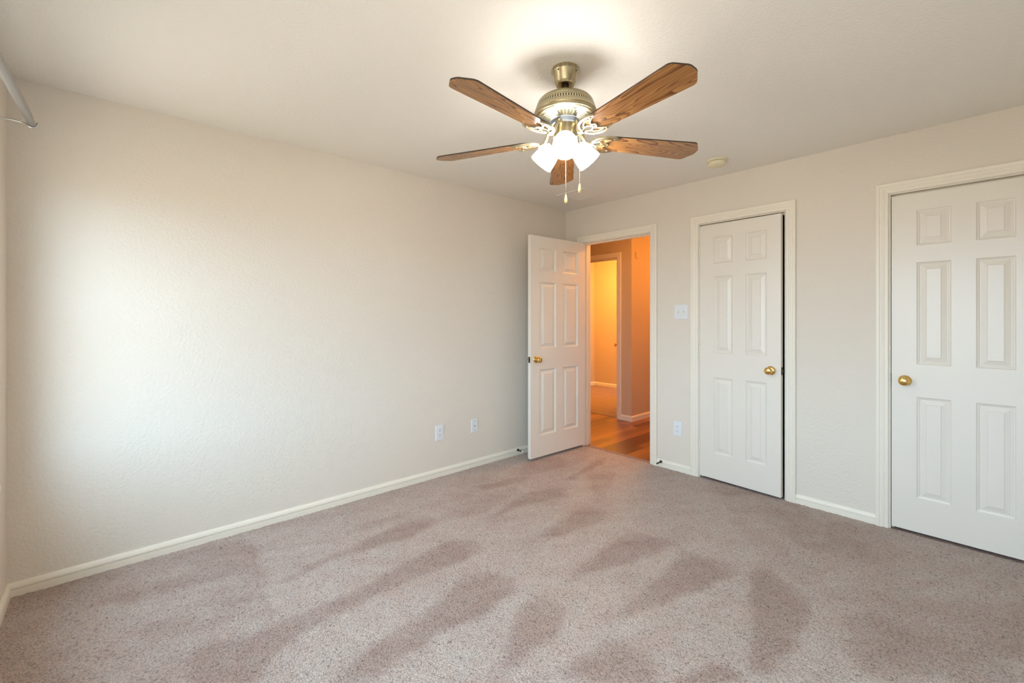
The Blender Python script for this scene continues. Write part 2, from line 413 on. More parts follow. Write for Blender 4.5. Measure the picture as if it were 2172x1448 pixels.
# ------------------------------------------------------------------ setting: shell
T = 0.115                     # wall thickness
DH = 2.078                    # door opening height
D1 = (0.235, 1.000); D2 = (1.447, 2.076); D3 = (2.654, 3.290)
slab('wall_back', 'y', 0, T, -T, XR+T, 0, H, [(D1[0], D1[1], 0, DH), (D2[0], D2[1], 0, DH), (D3[0], D3[1], 0, DH)], M['wall'])
slab('wall_left', 'x', -T, 0, YN-0.11, 0, 0, H, [], M['wall'])
slab('wall_near', 'y', YN-0.11, YN, 0, XR, 0, H, [(WX0, WX1, WZ0, WZ1), (VX0, VX1, WZ0, WZ1)], M['wall'])
slab('wall_right', 'x', XR, XR+T, YN-0.11, 0, 0, H, [], M['wall'])
MB().box(-T, YN-0.11, H, XR+T, T, H+0.1).build('ceiling', M['ceil']); tag(bpy.data.objects['ceiling'], kind='structure')

# carpet floor: fine grid, 'nap' attribute = vacuum marks where the pile lies the other way
NAP_MORE = [(0.75, [(0.097, -3.007), (0.163, -2.959), (0.452, -2.997), (0.746, -3.043), (0.952, -3.069), (1.042, -3.082), (1.028, -3.12), (0.799, -3.091), (0.525, -3.048)]), (0.6, [(0.09, -3.215), (0.131, -2.952), (0.323, -2.958), (0.302, -3.092), (0.236, -3.335)]), (0.55, [(0.736, -0.606), (0.79, -0.274), (0.8, -0.066), (0.93, -0.392), (1.118, -0.802), (1.225, -1.064), (1.158, -1.018)]), (0.5, [(0.187, -0.744), (0.326, -0.444), (0.577, -0.603), (0.493, -0.874), (0.441, -1.1)]), (0.55, [(1.622, -0.245), (1.688, 0.118), (1.862, 0.02), (1.82, -0.225)]), (0.6, [(2.812, -1.192), (2.933, -0.883), (3.062, -0.874), (3.14, -1.057), (3.175, -1.175), (3.014, -1.353)]), (0.5, [(2.187, -0.522), (2.458, -0.313), (2.625, -0.377), (2.713, -0.568), (2.569, -0.659), (2.354, -0.677)]), (0.4, [(0.526, -1.894), (0.567, -1.268), (0.718, -1.311), (0.789, -1.769), (0.714, -2.053)]), (0.45, [(0.394, -2.501), (0.404, -1.97), (0.458, -1.598), (0.528, -1.651), (0.493, -2.095), (0.483, -2.537)])]
NAP = [(1, [(0.719, -2.986), (0.666, -2.86), (0.619, -2.592), (0.553, -2.231), (0.546, -2.037), (0.687, -2.035), (0.75, -2.243), (0.716, -2.523), (0.697, -2.726), (0.745, -2.929)]), (1, [(1.035, -2.804), (1.035, -2.666), (0.953, -2.3), (0.95, -2.107), (1.065, -2.021), (1.175, -2.039), (1.177, -2.263), (1.14, -2.493), (1.143, -2.669), (1.158, -2.932), (1.198, -3.092), (1.248, -3.146), (1.347, -3.193), (1.151, -3.41), (0.992, -3.357), (1.025, -3.197), (1.028, -3.12)]), (1, [(1.345, -2.144), (1.473, -2.096), (1.579, -2.177), (1.586, -2.369), (1.573, -2.56), (1.571, -2.754), (1.619, -2.893), (1.506, -3.018), (1.471, -2.899), (1.416, -2.691), (1.362, -2.47), (1.297, -2.289)]), (0.9, [(1.158, -1.126), (1.327, -1.088), (1.4, -1.297), (1.345, -1.578), (1.264, -1.718), (1.169, -1.349)]), (0.9, [(1.572, -1.211), (1.671, -1.217), (1.832, -1.15), (1.825, -1.359), (1.751, -1.683), (1.679, -1.843), (1.656, -1.981), (1.616, -1.711), (1.6, -1.43)]), (1, [(1.631, -2.119), (1.804, -2.082), (1.884, -2.174), (1.897, -2.358), (1.904, -2.49), (1.89, -2.569), (1.834, -2.499), (1.723, -2.352)]), (1, [(1.888, -1.168), (2.009, -1.2), (2.173, -1.11), (2.209, -1.3), (2.152, -1.507), (2.07, -1.783), (2.029, -1.963), (1.947, -2.066), (1.965, -1.927), (1.952, -1.505)]), (1, [(2.013, -2.251), (2.025, -2.118), (2.096, -2.063), (2.201, -2.044), (2.3, -2.142), (2.05, -2.417)]), (1.1, [(2.257, -1.168), (2.302, -1.068), (2.502, -1.142), (2.554, -1.301), (2.552, -1.532), (2.55, -1.835), (2.493, -1.897), (2.405, -1.621)]), (0.8, [(2.638, -1.174), (2.857, -1.012), (2.92, -1.125), (2.98, -1.315), (2.781, -1.592), (2.734, -1.467)]), (1.2, [(2.3, -2.142), (2.309, -2.1), (2.375, -1.902), (2.472, -1.888), (2.498, -1.923)]), (0.9, [(0.376, -1.537), (0.467, -1.039), (0.577, -1.124), (0.476, -1.469)]), (0.9, [(0.754, -1.119), (0.864, -0.998), (0.994, -1.111), (0.893, -1.418), (0.875, -1.726), (0.845, -1.89), (0.823, -1.611), (0.738, -1.315)]), (0.9, [(0.759, -0.876), (0.619, -0.266), (0.608, -0.09), (0.734, -0.336), (0.79, -0.795)]), (0.7, [(0.645, -3.361), (0.623, -3.183), (0.741, -3.092), (0.896, -3.112), (0.867, -3.305), (0.767, -3.522), (0.683, -3.534)]), (0.7, [(0.325, -3.479), (0.306, -3.265), (0.357, -3.031), (0.507, -3.042), (0.488, -3.225), (0.47, -3.375), (0.427, -3.537), (0.277, -3.767)]), (0.6, [(0.045, -3.404), (0.113, -2.98), (0.26, -2.996), (0.147, -3.313)]), (0.6, [(0.138, -3.003), (0.207, -2.968), (0.694, -3.043), (1.054, -3.09), (1.028, -3.12), (0.713, -3.078), (0.459, -3.056)]), (0.35, [(-0.006, -3.938), (0.096, -2.982), (1.028, -3.12), (1.166, -3.394), (0.918, -3.966)]), (0.3, [(1.512, 0.002), (2.192, -0.055), (3.2, -0.043), (3.508, -0.248), (3.175, -1.175), (2.587, -1.216), (2.01, -0.718)]), (0.6, [(2.759, -1.25), (3.194, -0.34), (3.367, -0.403), (3.177, -1.084), (3.071, -1.291)]), (0.5, [(2.095, -0.218), (2.631, -0.122), (2.716, -0.277), (2.449, -0.493), (2.105, -0.518)])]
NAP += NAP_MORE
def build_floor():
    st = 0.0125; nx = int(round(XR/st)); ny = int(round(-YN/st))
    xs = np.linspace(0, XR, nx+1); ys = np.linspace(YN, 0.0, ny+1)
    X, Y = np.meshgrid(xs, ys, indexing='ij')
    rng = np.random.default_rng(3)
    def smooth(a, k):
        for _ in range(2):
            for ax in (0, 1):
                c = np.cumsum(np.concatenate([np.repeat(a.take([0], ax), k, ax), a, np.repeat(a.take([-1], ax), k+1, ax)], ax), ax)
                n = a.shape[ax]
                a = (c.take(range(2*k, 2*k+n), ax) - np.concatenate([np.zeros_like(c.take([0], ax)), c], ax).take(range(0, n), ax))/(2*k+1)
        return a
    jx = smooth(rng.normal(size=X.shape), 4); jy = smooth(rng.normal(size=X.shape), 4)
    jx *= 0.009/jx.std(); jy *= 0.009/jy.std()
    jx += rng.normal(size=X.shape)*0.006; jy += rng.normal(size=X.shape)*0.006
    PX, PY = X+jx, Y+jy
    def inside(poly):
        r = np.zeros(X.shape, bool); n = len(poly)
        for i in range(n):
            x1, y1 = poly[i]; x2, y2 = poly[(i+1) % n]
            if y1 == y2: continue
            c = ((y1 > PY) != (y2 > PY)) & (PX < (x2-x1)*(PY-y1)/(y2-y1)+x1)
            r ^= c
        return r
    nap = np.zeros(X.shape)
    for w, poly in NAP:
        ins = inside(poly).astype(float); k = smooth(ins, 1)*w
        if w > 0.5:
            # the pass ends sharply on one side and fades out on the other
            fade = np.roll(smooth(ins, 7), (3, -5), (0, 1)); fade = np.clip(1.4*fade/max(fade.max(), 1e-6), 0, 1)
            k = k*(0.45+0.55*fade)
            nap = np.maximum(nap, k)
        else: nap = nap + k*(1-nap)
    low = smooth(rng.normal(size=X.shape), 9); low /= low.std()
    st_ = rng.normal(size=X.shape)                      # faint long streaks of the vacuum passes
    for _ in range(14): st_ = (st_ + np.roll(st_, (1, 2), (0, 1)) + np.roll(st_, (-1, -2), (0, 1)))/3
    st_ = smooth(st_, 2); st_ /= st_.std(); low = low + st_*1.3
    nap = np.clip(nap*0.92 + 0.06 + low*0.07, 0, 1)
    z = rng.normal(size=X.shape)*0.0013
    me = bpy.data.meshes.new('floor')
    co = np.stack([X, Y, z], -1).reshape(-1, 3)
    i = np.arange(nx)[:, None]*(ny+1) + np.arange(ny)[None, :]
    q = np.stack([i, i+ny+1, i+ny+2, i+1], -1).reshape(-1, 4)
    me.vertices.add(len(co)); me.vertices.foreach_set('co', co.ravel())
    me.loops.add(q.size); me.loops.foreach_set('vertex_index', q.ravel().astype(np.int32))
    me.polygons.add(len(q)); me.polygons.foreach_set('loop_start', np.arange(0, q.size, 4, dtype=np.int32)); me.polygons.foreach_set('loop_total', np.full(len(q), 4, np.int32))
    me.update(calc_edges=True)
    at = me.attributes.new('nap', 'FLOAT', 'POINT'); at.data.foreach_set('value', nap.reshape(-1).astype(np.float32))
    me.polygons.foreach_set('use_smooth', [True]*len(me.polygons))
    me.materials.append(M['carpet'])
    o = bpy.data.objects.new('floor', me); COL.objects.link(o); tag(o, kind='structure')
build_floor()
MB().box(-T, YN-0.11, -0.12, XR+T, 0.0, -0.02).build('floor', M['black']); tag(bpy.data.objects['floor.001'], kind='structure')
# carpet runs under the two closet doors
MB().box(1.2, 0.0, -0.03, XR, 1.0, -0.001).build('floor', M['carpet2']); tag(bpy.data.objects['floor.002'], kind='structure')

# baseboards: profile height .068, groove two thirds up
def base_prof():
    return [(0, 0), (0.0135, 0), (0.0135, 0.036), (0.0095, 0.0372), (0.0095, 0.0390), (0.0145, 0.0415), (0.0145, 0.050), (0.011, 0.060), (0.006, 0.068), (0, 0.070)]
def baseboard(name, p0, p1, nrm, mat=None, z0=-0.004):
    p0 = Vector((*p0, z0)); p1 = Vector((*p1, z0)); nv = Vector((*nrm, 0)); up = Vector((0, 0, 1))
    o = MB().extrude_profile(base_prof(), [(p0, nv, up), (p1, nv, up)]).build(name, mat or M['trim'], bevel=0.0006, bseg=1)
    return tag(o, kind='structure')
CW = 0.062                   # casing width
baseboard('baseboard_left', (0, YN), (0, 0), (1, 0))
baseboard('baseboard_near', (0.0, YN), (XR, YN), (0, 1))
baseboard('baseboard_back', (0, 0), (D1[0]-CW-0.006, 0), (0, -1))
baseboard('baseboard_back', (D1[1]+CW+0.006, 0), (D2[0]-CW-0.006, 0), (0, -1))
baseboard('baseboard_back', (D2[1]+CW+0.006, 0), (D3[0]-CW-0.006, 0), (0, -1))
baseboard('baseboard_back', (D3[1]+CW+0.006, 0), (XR, 0), (0, -1))
baseboard('baseboard_right', (XR, YN), (XR, 0), (-1, 0))

# door casings (colonial profile) + jambs
def casing_prof():
    # a: across the casing from the opening outwards, b: out from the wall
    return [(0, 0), (0, 0.008), (0.004, 0.010), (0.018, 0.0105), (0.021, 0.0135), (0.026, 0.0125), (0.034, 0.015), (0.040, 0.014), (0.044, 0.0175), (0.057, 0.0185), (0.062, 0.016), (0.062, 0)]
def casing(mb, x0, x1, ztop, y, ny, rv=0.006):
    # three mitred boards around an opening x0..x1 up to ztop on plane y, facing ny
    a0, a1, zt = x0-rv, x1+rv, ztop+rv; out = Vector((0, ny, 0))
    z0 = -0.004
    pr = casing_prof()
    s2 = 1.0
    mb.extrude_profile(pr, [((a0, y, z0), (-1, 0, 0), out), ((a0, y, zt), (-1, 0, 1), out)])
    mb.extrude_profile(pr, [((a1, y, z0), (1, 0, 0), out), ((a1, y, zt), (1, 0, 1), out)])
    mb.extrude_profile(pr, [((a0, y, zt), (-1, 0, 1), out), ((a1, y, zt), (1, 0, 1), out)])
def doorframe(name, x0, x1, y0, y1, ztop, stop_y=None, sides=(1, 1)):
    mb = MB()
    if sides[0]: casing(mb, x0, x1, ztop, y0, -1)
    if sides[1]: casing(mb, x0, x1, ztop, y1, 1)
    e = MB(); jt = 0.004
    e.box(x0, y0-0.001, -0.004, x0+jt, y1+0.001, ztop); e.box(x1-jt, y0-0.001, -0.004, x1, y1+0.001, ztop); e.box(x0, y0-0.001, ztop-jt, x1, y1+0.001, ztop)
    if stop_y is not None:
        sy0, sy1 = stop_y, stop_y+0.034
        e.box(x0+jt, sy0, -0.004, x0+jt+0.011, sy1, ztop-jt); e.box(x1-jt-0.011, sy0, -0.004, x1-jt, sy1, ztop-jt); e.box(x0+jt+0.011, sy0, ztop-jt-0.011, x1-jt-0.011, sy1, ztop-jt)
    mb.add(e.v, e.f)
    o = mb.build(name, M['trim'], bevel=0.0008, bseg=1)
    return tag(o, kind='structure')
fr1 = doorframe('trim_1', D1[0], D1[1], 0, T, DH, stop_y=0.037)
fr2 = doorframe('trim_2', D2[0], D2[1], 0, T, DH, stop_y=0.037)
fr3 = doorframe('trim_3', D3[0], D3[1], 0, T, DH, stop_y=0.037)
# strike plate on the right jamb of the open doorway
MB().box(D1[1]-0.0055, 0.006, 0.905, D1[1]-0.0035, 0.032, 0.962).build('strike_plate', M['bronze'], fr1, bevel=0.0005)
MB().box(D2[1]-0.0055, 0.006, 0.905, D2[1]-0.0035, 0.032, 0.962).build('strike_plate', M['bronze'], fr2, bevel=0.0005)
MB().box(D3[0]+0.0035, -0.0005, 0.912, D3[0]+0.0055, 0.030, 0.966).build('strike_plate', M['bronze'], fr3, bevel=0.0005)

# ------------------------------------------------------------------ six panel doors
PZ = [(0.222, 0.832), (1.028, 1.643), (1.745, 1.957)]     # panel heights above carpet at leaf bottom 0.02
def panel_door(W_, Hh, pw, stile, mull, th=0.035, zb=0.0):
    """leaf in local coords: x 0..W_, y 0..th (y=0 is the front face), z 0..Hh"""
    mb = MB()
    xs = [0, stile, stile+pw, stile+pw+mull, stile+2*pw+mull, W_]
    zs = [0]
    for a, b in PZ: zs += [a-zb, b-zb]
    zs.append(Hh)
    for side in (0, 1):
        y0 = 0 if side == 0 else th; sg = 1 if side == 0 else -1
        for i in range(5):
            for k in range(len(zs)-1):
                x0, x1, z0, z1 = xs[i], xs[i+1], zs[k], zs[k+1]
                if i in (1, 3) and k in (1, 3, 5):
                    rings = [(0, 0), (0.003, 0.0050), (0.006, 0.0065), (0.010, 0.0075), (0.013, 0.0115), (0.017, 0.0115), (0.042, 0.0035), (0.0435, 0.0010)]
                    base = len(mb.v)
                    for ins, dep in rings:
                        mb.v += [(x0+ins, y0+sg*dep, z0+ins), (x1-ins, y0+sg*dep, z0+ins), (x1-ins, y0+sg*dep, z1-ins), (x0+ins, y0+sg*dep, z1-ins)]
                    for r in range(len(rings)-1):
                        for c in range(4):
                            d = (c+1) % 4; mb.f.append((base+r*4+c, base+r*4+d, base+(r+1)*4+d, base+(r+1)*4+c))
                    q = base+(len(rings)-1)*4; mb.f.append((q, q+1, q+2, q+3))
                else:
                    mb.add([(x0, y0, z0), (x1, y0, z0), (x1, y0, z1), (x0, y0, z1)], [(0, 1, 2, 3)])
    mb.add([(0,0,0),(W_,0,0),(W_,th,0),(0,th,0),(0,0,Hh),(W_,0,Hh),(W_,th,Hh),(0,th,Hh)], [(0,3,2,1),(4,5,6,7),(0,4,7,3),(1,2,6,5)])
    return mb
def weld(o):
    bm = bmesh.new(); bm.from_mesh(o.data); bmesh.ops.remove_doubles(bm, verts=bm.verts[:], dist=1e-5)
    bmesh.ops.recalc_face_normals(bm, faces=bm.faces[:]); bm.to_mesh(o.data); bm.free()
def knob(parent, x, z, ysign, y):
    """round brass knob with rosette standing off face y in direction ysign"""
    m4 = Matrix.Translation((x, y, z)) @ Matrix.Rotation(R(90)*(-ysign), 4, 'X')
    # lathe z axis -> local +-y
    prof = [(0.0, 0.0), (0.031, 0.0), (0.032, 0.004), (0.029, 0.008), (0.018, 0.011), (0.0115, 0.014), (0.0105, 0.026), (0.013, 0.031), (0.021, 0.036), (0.0265, 0.043), (0.0275, 0.050), (0.0255, 0.057), (0.019, 0.0625), (0.010, 0.065), (0.0, 0.0655)]
    o = MB().lathe(prof, 36, m4, cap0=False, cap1=False).build('knob', M['brass'], parent, smooth=True)
    return o
def hinge(parent, x, y, z, leaf=0.012):
    mb = MB()
    mb.lathe([(0.0055, -0.045), (0.0055, 0.045)], 12, Matrix.Translation((x, y, z)))
    mb.lathe([(0.0035, 0.045), (0.0045, 0.048), (0.002, 0.051)], 12, Matrix.Translation((x, y, z)))
    return mb.build('hinge', M['trim'], parent, smooth=True)
def make_door(name, W_, Hh, pw, stile, mull, loc, rz, label, mirror_knob_x, zb):
    o = panel_door(W_, Hh, pw, stile, mull, zb=zb).build(name, M['door'], bevel=0.0008, bseg=1)
    weld(o); o.location = loc; o.rotation_euler = (0, 0, rz)
    return o
# open door to the hall (30 in): hinge at left jamb, swung back a little past square. Local x from the hinge to the free edge,
# local y=0 face is the one seen from the camera (it faces the hall when shut)
hinge_p = Vector((0.272, -0.012)); ang = -91.6
d1 = make_door('door_1', 0.762, 2.042, 0.214, 0.117, 0.100, (hinge_p.x, hinge_p.y, 0.026), R(ang), '', 0, 0.026)
# local +x = (cos a, sin a); local +y = (-sin a, cos a) = (+1, 0): flip so that the thickness goes towards the left wall
d1.scale = (1, -1, 1)
d1.data.flip_normals()
tag(d1, 'white six-panel door standing open against the left wall', kind='structure')
knob(d1, 0.762-0.066, 0.902, -1, 0); knob(d1, 0.762-0.066, 0.902, 1, 0.035)
MB().box(0.7612, 0.006, 0.874, 0.7632, 0.029, 0.930).add(*(lambda b: (b.v, b.f))(MB().box(0.762, 0.011, 0.893, 0.770, 0.024, 0.911))).build('latch_plate', M['bronze'], d1, bevel=0.0005)
for hz in (0.20, 1.02, 1.84): hinge(d1, -0.004, 0.038, hz)
# closet door, slightly ajar (24 in), hinges on the left, opens into the room
d2 = make_door('door_2', 0.607, 2.042, 0.148, 0.116, 0.100, (D2[0]+0.006, -0.001, 0.018), R(-3.4), '', 0, 0.018)
tag(d2, 'white six-panel closet door a crack open', kind='structure')
knob(d2, 0.607-0.066, 0.908, -1, 0); knob(d2, 0.607-0.066, 0.908, 1, 0.035)
MB().box(0.6062, 0.006, 0.880, 0.6082, 0.029, 0.936).add(*(lambda b: (b.v, b.f))(MB().box(0.607, 0.011, 0.899, 0.615, 0.024, 0.917))).build('latch_plate', M['bronze'], d2, bevel=0.0005)
for hz in (0.25, 1.02, 1.84): hinge(d2, -0.0035, -0.004, hz)
# right closet door, shut, knob on its left
d3 = make_door('door_3', 0.624, 2.042, 0.148, 0.116, 0.100, (D3[0]+0.008, 0.001, 0.018), 0, '', 0, 0.018)
tag(d3, 'white six-panel closet door shut at the right edge', kind='structure')
knob(d3, 0.063, 0.908, -1, 0)
MB().box(-0.0012, 0.004, 0.880, 0.0008, 0.029, 0.936).add(*(lambda b: (b.v, b.f))(MB().box(-0.006, 0.004, 0.899, 0.000, 0.020, 0.917))).build('latch_plate', M['bronze'], d3, bevel=0.0005)
for hz in (0.25, 1.02, 1.84): hinge(d3, 0.6275, -0.004, hz)

# closet interiors behind door_2 and door_3
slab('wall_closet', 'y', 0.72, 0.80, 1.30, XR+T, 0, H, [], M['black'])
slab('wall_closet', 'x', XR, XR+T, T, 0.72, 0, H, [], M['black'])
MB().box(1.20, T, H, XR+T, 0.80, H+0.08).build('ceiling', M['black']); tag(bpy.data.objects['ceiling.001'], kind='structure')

# ------------------------------------------------------------------ hall and the room beyond it
HY = 1.300
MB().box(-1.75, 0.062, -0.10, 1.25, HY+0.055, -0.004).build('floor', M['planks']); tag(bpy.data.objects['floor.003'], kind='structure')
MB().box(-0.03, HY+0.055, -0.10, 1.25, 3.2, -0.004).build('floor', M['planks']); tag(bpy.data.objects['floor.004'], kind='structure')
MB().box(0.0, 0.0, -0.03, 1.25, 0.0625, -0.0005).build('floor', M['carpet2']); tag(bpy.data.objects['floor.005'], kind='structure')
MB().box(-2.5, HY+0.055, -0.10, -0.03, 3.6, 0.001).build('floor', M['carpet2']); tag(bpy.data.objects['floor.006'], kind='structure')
F1 = (-1.03, -0.249)
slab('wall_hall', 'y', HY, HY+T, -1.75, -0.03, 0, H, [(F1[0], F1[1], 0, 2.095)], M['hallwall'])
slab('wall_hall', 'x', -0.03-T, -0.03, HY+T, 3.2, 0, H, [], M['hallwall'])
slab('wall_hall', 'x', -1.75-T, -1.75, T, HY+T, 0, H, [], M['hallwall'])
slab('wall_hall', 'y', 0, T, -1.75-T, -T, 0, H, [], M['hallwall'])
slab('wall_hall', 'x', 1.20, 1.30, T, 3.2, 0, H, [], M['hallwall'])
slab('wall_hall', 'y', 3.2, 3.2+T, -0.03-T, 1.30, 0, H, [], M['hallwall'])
MB().box(-1.87, T, H, 1.30, 3.35, H+0.08).build('ceiling', M['ceil']); tag(bpy.data.objects['ceiling.002'], kind='structure')
slab('wall_far', 'y', 3.45, 3.45+T, -2.36, -0.03, 0, H, [], M['hallwall'])
slab('wall_far', 'x', -2.25-T, -2.25, HY, 3.45, 0, H, [], M['hallwall'])
slab('wall_far', 'y', HY+0.02, HY+T, -2.36, -1.75-T, 0, H, [], M['hallwall'])
MB().box(-2.4, HY+T, H, -0.03-T, 3.6, H+0.08).build('ceiling', M['ceil']); tag(bpy.data.objects['ceiling.003'], kind='structure')
fr4 = doorframe('trim_4', F1[0], F1[1], HY, HY+T, 2.095, stop_y=HY+0.04)
baseboard('baseboard_hall', (F1[1]+CW+0.006, HY), (-0.03, HY), (0, -1))
baseboard('baseboard_hall', (-0.03, HY-0.013), (-0.03, 3.2), (1, 0))
baseboard('baseboard_far', (-2.25, 3.45), (-0.15, 3.45), (0, -1))
baseboard('baseboard_far', (-2.25, HY+T), (-2.25, 3.45), (1, 0))
# door of the far room, swung into it along the line of sight
d4 = make_door('door_4', 0.70, 2.04, 0.19, 0.11, 0.10, (F1[1]-0.012, HY+T+0.005, 0.02), R(124.5), '', 0, 0.02)
tag(d4, 'cream door of the lit room beyond the hall, seen edge on', kind='structure')
knob(d4, 0.635, 0.90, 1, 0.035)
# warm lamps of the hall and the room beyond (their fittings are above the line of sight)
def flush_light(name, x, y, power, col, label):
    t = empty(name, (x, y, H)); tag(t, label, 'ceiling light')
    MB().lathe([(0.0, 0), (0.13, 0), (0.135, -0.012), (0.12, -0.02), (0.0, -0.02)], 32, cap0=False, cap1=False).build('base', M['abrass'], t, smooth=True)
    m = mat_emit('lit_dome_' + name, col, power)
    MB().lathe([(0.115, -0.018), (0.112, -0.045), (0.095, -0.07), (0.06, -0.088), (0.0, -0.095)], 32, cap0=False, cap1=False).build('glass_dome', m, t, smooth=True)
flush_light('ceiling_lamp', -1.25, 2.55, 430, (1.0, 0.46, 0.085), 'round flush ceiling light in the lit room beyond the hall')
flush_light('ceiling_lamp', 0.65, 2.35, 110, (1.0, 0.36, 0.06), 'round flush ceiling light farther down the hall')
flush_light('ceiling_lamp', 0.72, 0.72, 72, (1.0, 0.43, 0.08), 'added unseen flush ceiling light in the hall just outside the bedroom door')  # extra lamp added out of view to brighten the hall wall facing the bedroom
# chime box high on the hall corner wall
c = MB().box(0, 0, 0, 0.012, 0.05, 0.09).build('door_chime', M['hallwall'], loc=(-0.03, 1.39, 2.075), bevel=0.004)
tag(c, 'small tan box high on the orange-lit hall wall', 'chime')

# ------------------------------------------------------------------ window on the near wall
def make_window(wname, wx0, wx1):
    w = empty(wname, ((wx0+wx1)/2, YN, WZ0)); tag(w, kind='structure')
    ox, oy, oz = w.location
    fy0, fy1 = YN-0.085-oy, YN-0.035-oy
    hw, hh = (wx1-wx0)/2, WZ1-WZ0
    mb = MB(); f = 0.035
    mb.box(-hw, fy0, 0, -hw+f, fy1, hh).box(hw-f, fy0, 0, hw, fy1, hh).box(-hw+f, fy0, 0, hw-f, fy1, f).box(-hw+f, fy0, hh-f, hw-f, fy1, hh)
    mb.build('window_frame', M['pvc'], w, bevel=0.002)
    for sx in (0,):
        a, b2 = -hw+f, hw-f
        for (z0, z1, dy) in ((f, hh/2+0.015, 0.0), (hh/2-0.015, hh-f, -0.02)):
            m2 = MB(); g = 0.028; y0, y1 = fy0+0.022+dy, fy0+0.042+dy
            m2.box(a, y0, z0, a+g, y1, z1).box(b2-g, y0, z0, b2, y1, z1).box(a+g, y0, z0, b2-g, y1, z0+g).box(a+g, y0, z1-g, b2-g, y1, z1)
            s_ = m2.build('window_sash', M['pvc'], w, bevel=0.0015)
            MB().add([(a+g, (y0+y1)/2, z0+g), (b2-g, (y0+y1)/2, z0+g), (b2-g, (y0+y1)/2, z1-g), (a+g, (y0+y1)/2, z1-g)], [(0,1,2,3)]).build('pane', M['glass'], s_)
    MB().box(-hw-0.060, 0.0, -0.026, hw+0.060, 0.016, 0.0).box(-hw, fy1, -0.026, hw, 0.0, 0.0).build('window_sill', M['trim'], w, bevel=0.005, bseg=3)
    MB().box(-hw-0.03, 0.0, -0.075, hw+0.03, 0.012, -0.022).build('window_apron', M['trim'], w, bevel=0.002)
make_window('window_1', WX0, WX1)
make_window('fill_window', VX0, VX1)  # added out of view as daylight fill for ceiling and back wall

# ------------------------------------------------------------------ curtain rod above the window
rod = empty('curtain_rod', (1.75, YN+0.10, 2.10)); tag(rod, 'grey metal curtain rod over the window at the upper left corner', 'curtain rod')
rx, ry, rz_ = rod.location
def rodz(x): return 2.084 + 0.0395*(math.sqrt((x-1.30)**2+0.03) - (x-1.30)) if x < 1.75 else 2.084 + 0.0395*(math.sqrt(0.45**2+0.03)-0.45)
xs_ = np.linspace(0.34, 3.55, 50)
MB().tube([(x-rx, 0, rodz(x)-rz_) for x in xs_], 0.0150, 20).build('outer_tube', M['rod'], rod, smooth=True)
for x0, x1 in ((0.235, 0.345), (3.545, 3.66)):
    MB().tube([(x-rx, 0, rodz(x)-rz_) for x in np.linspace(x0, x1, 4)], 0.0132, 20).build('inner_tube', M['rod'], rod, smooth=True)
for xb, s in ((0.250, 1), (3.645, -1)):
    zc = rodz(xb)-rz_
    pts = [(xb-rx, -0.10, zc-0.004), (xb-rx, -0.045, zc-0.004), (xb-rx, -0.032, zc-0.006)]
    for k in range(9):
        a = R(200 + k*22)
        pts.append((xb-rx, 0.0195*math.cos(a)+0.001, zc-0.001+0.0195*math.sin(a)))
    br = MB().tube(pts, 0.0045, 10).build('bracket', M['steel'], rod, smooth=True)
    MB().box(xb-rx-0.010, -0.0998, zc-0.03, xb-rx+0.010, -0.0965, zc+0.022).build('mounting_plate', M['steel'], br, bevel=0.001)
    MB().lathe([(0.0, 0), (0.0050, 0), (0.0050, 0.004), (0, 0.004)], 12, Matrix.Translation((xb-rx, -0.030, zc)) @ Matrix.Rotation(R(90), 4, 'X'), cap0=False, cap1=False).build('screw', M['steel'], br)

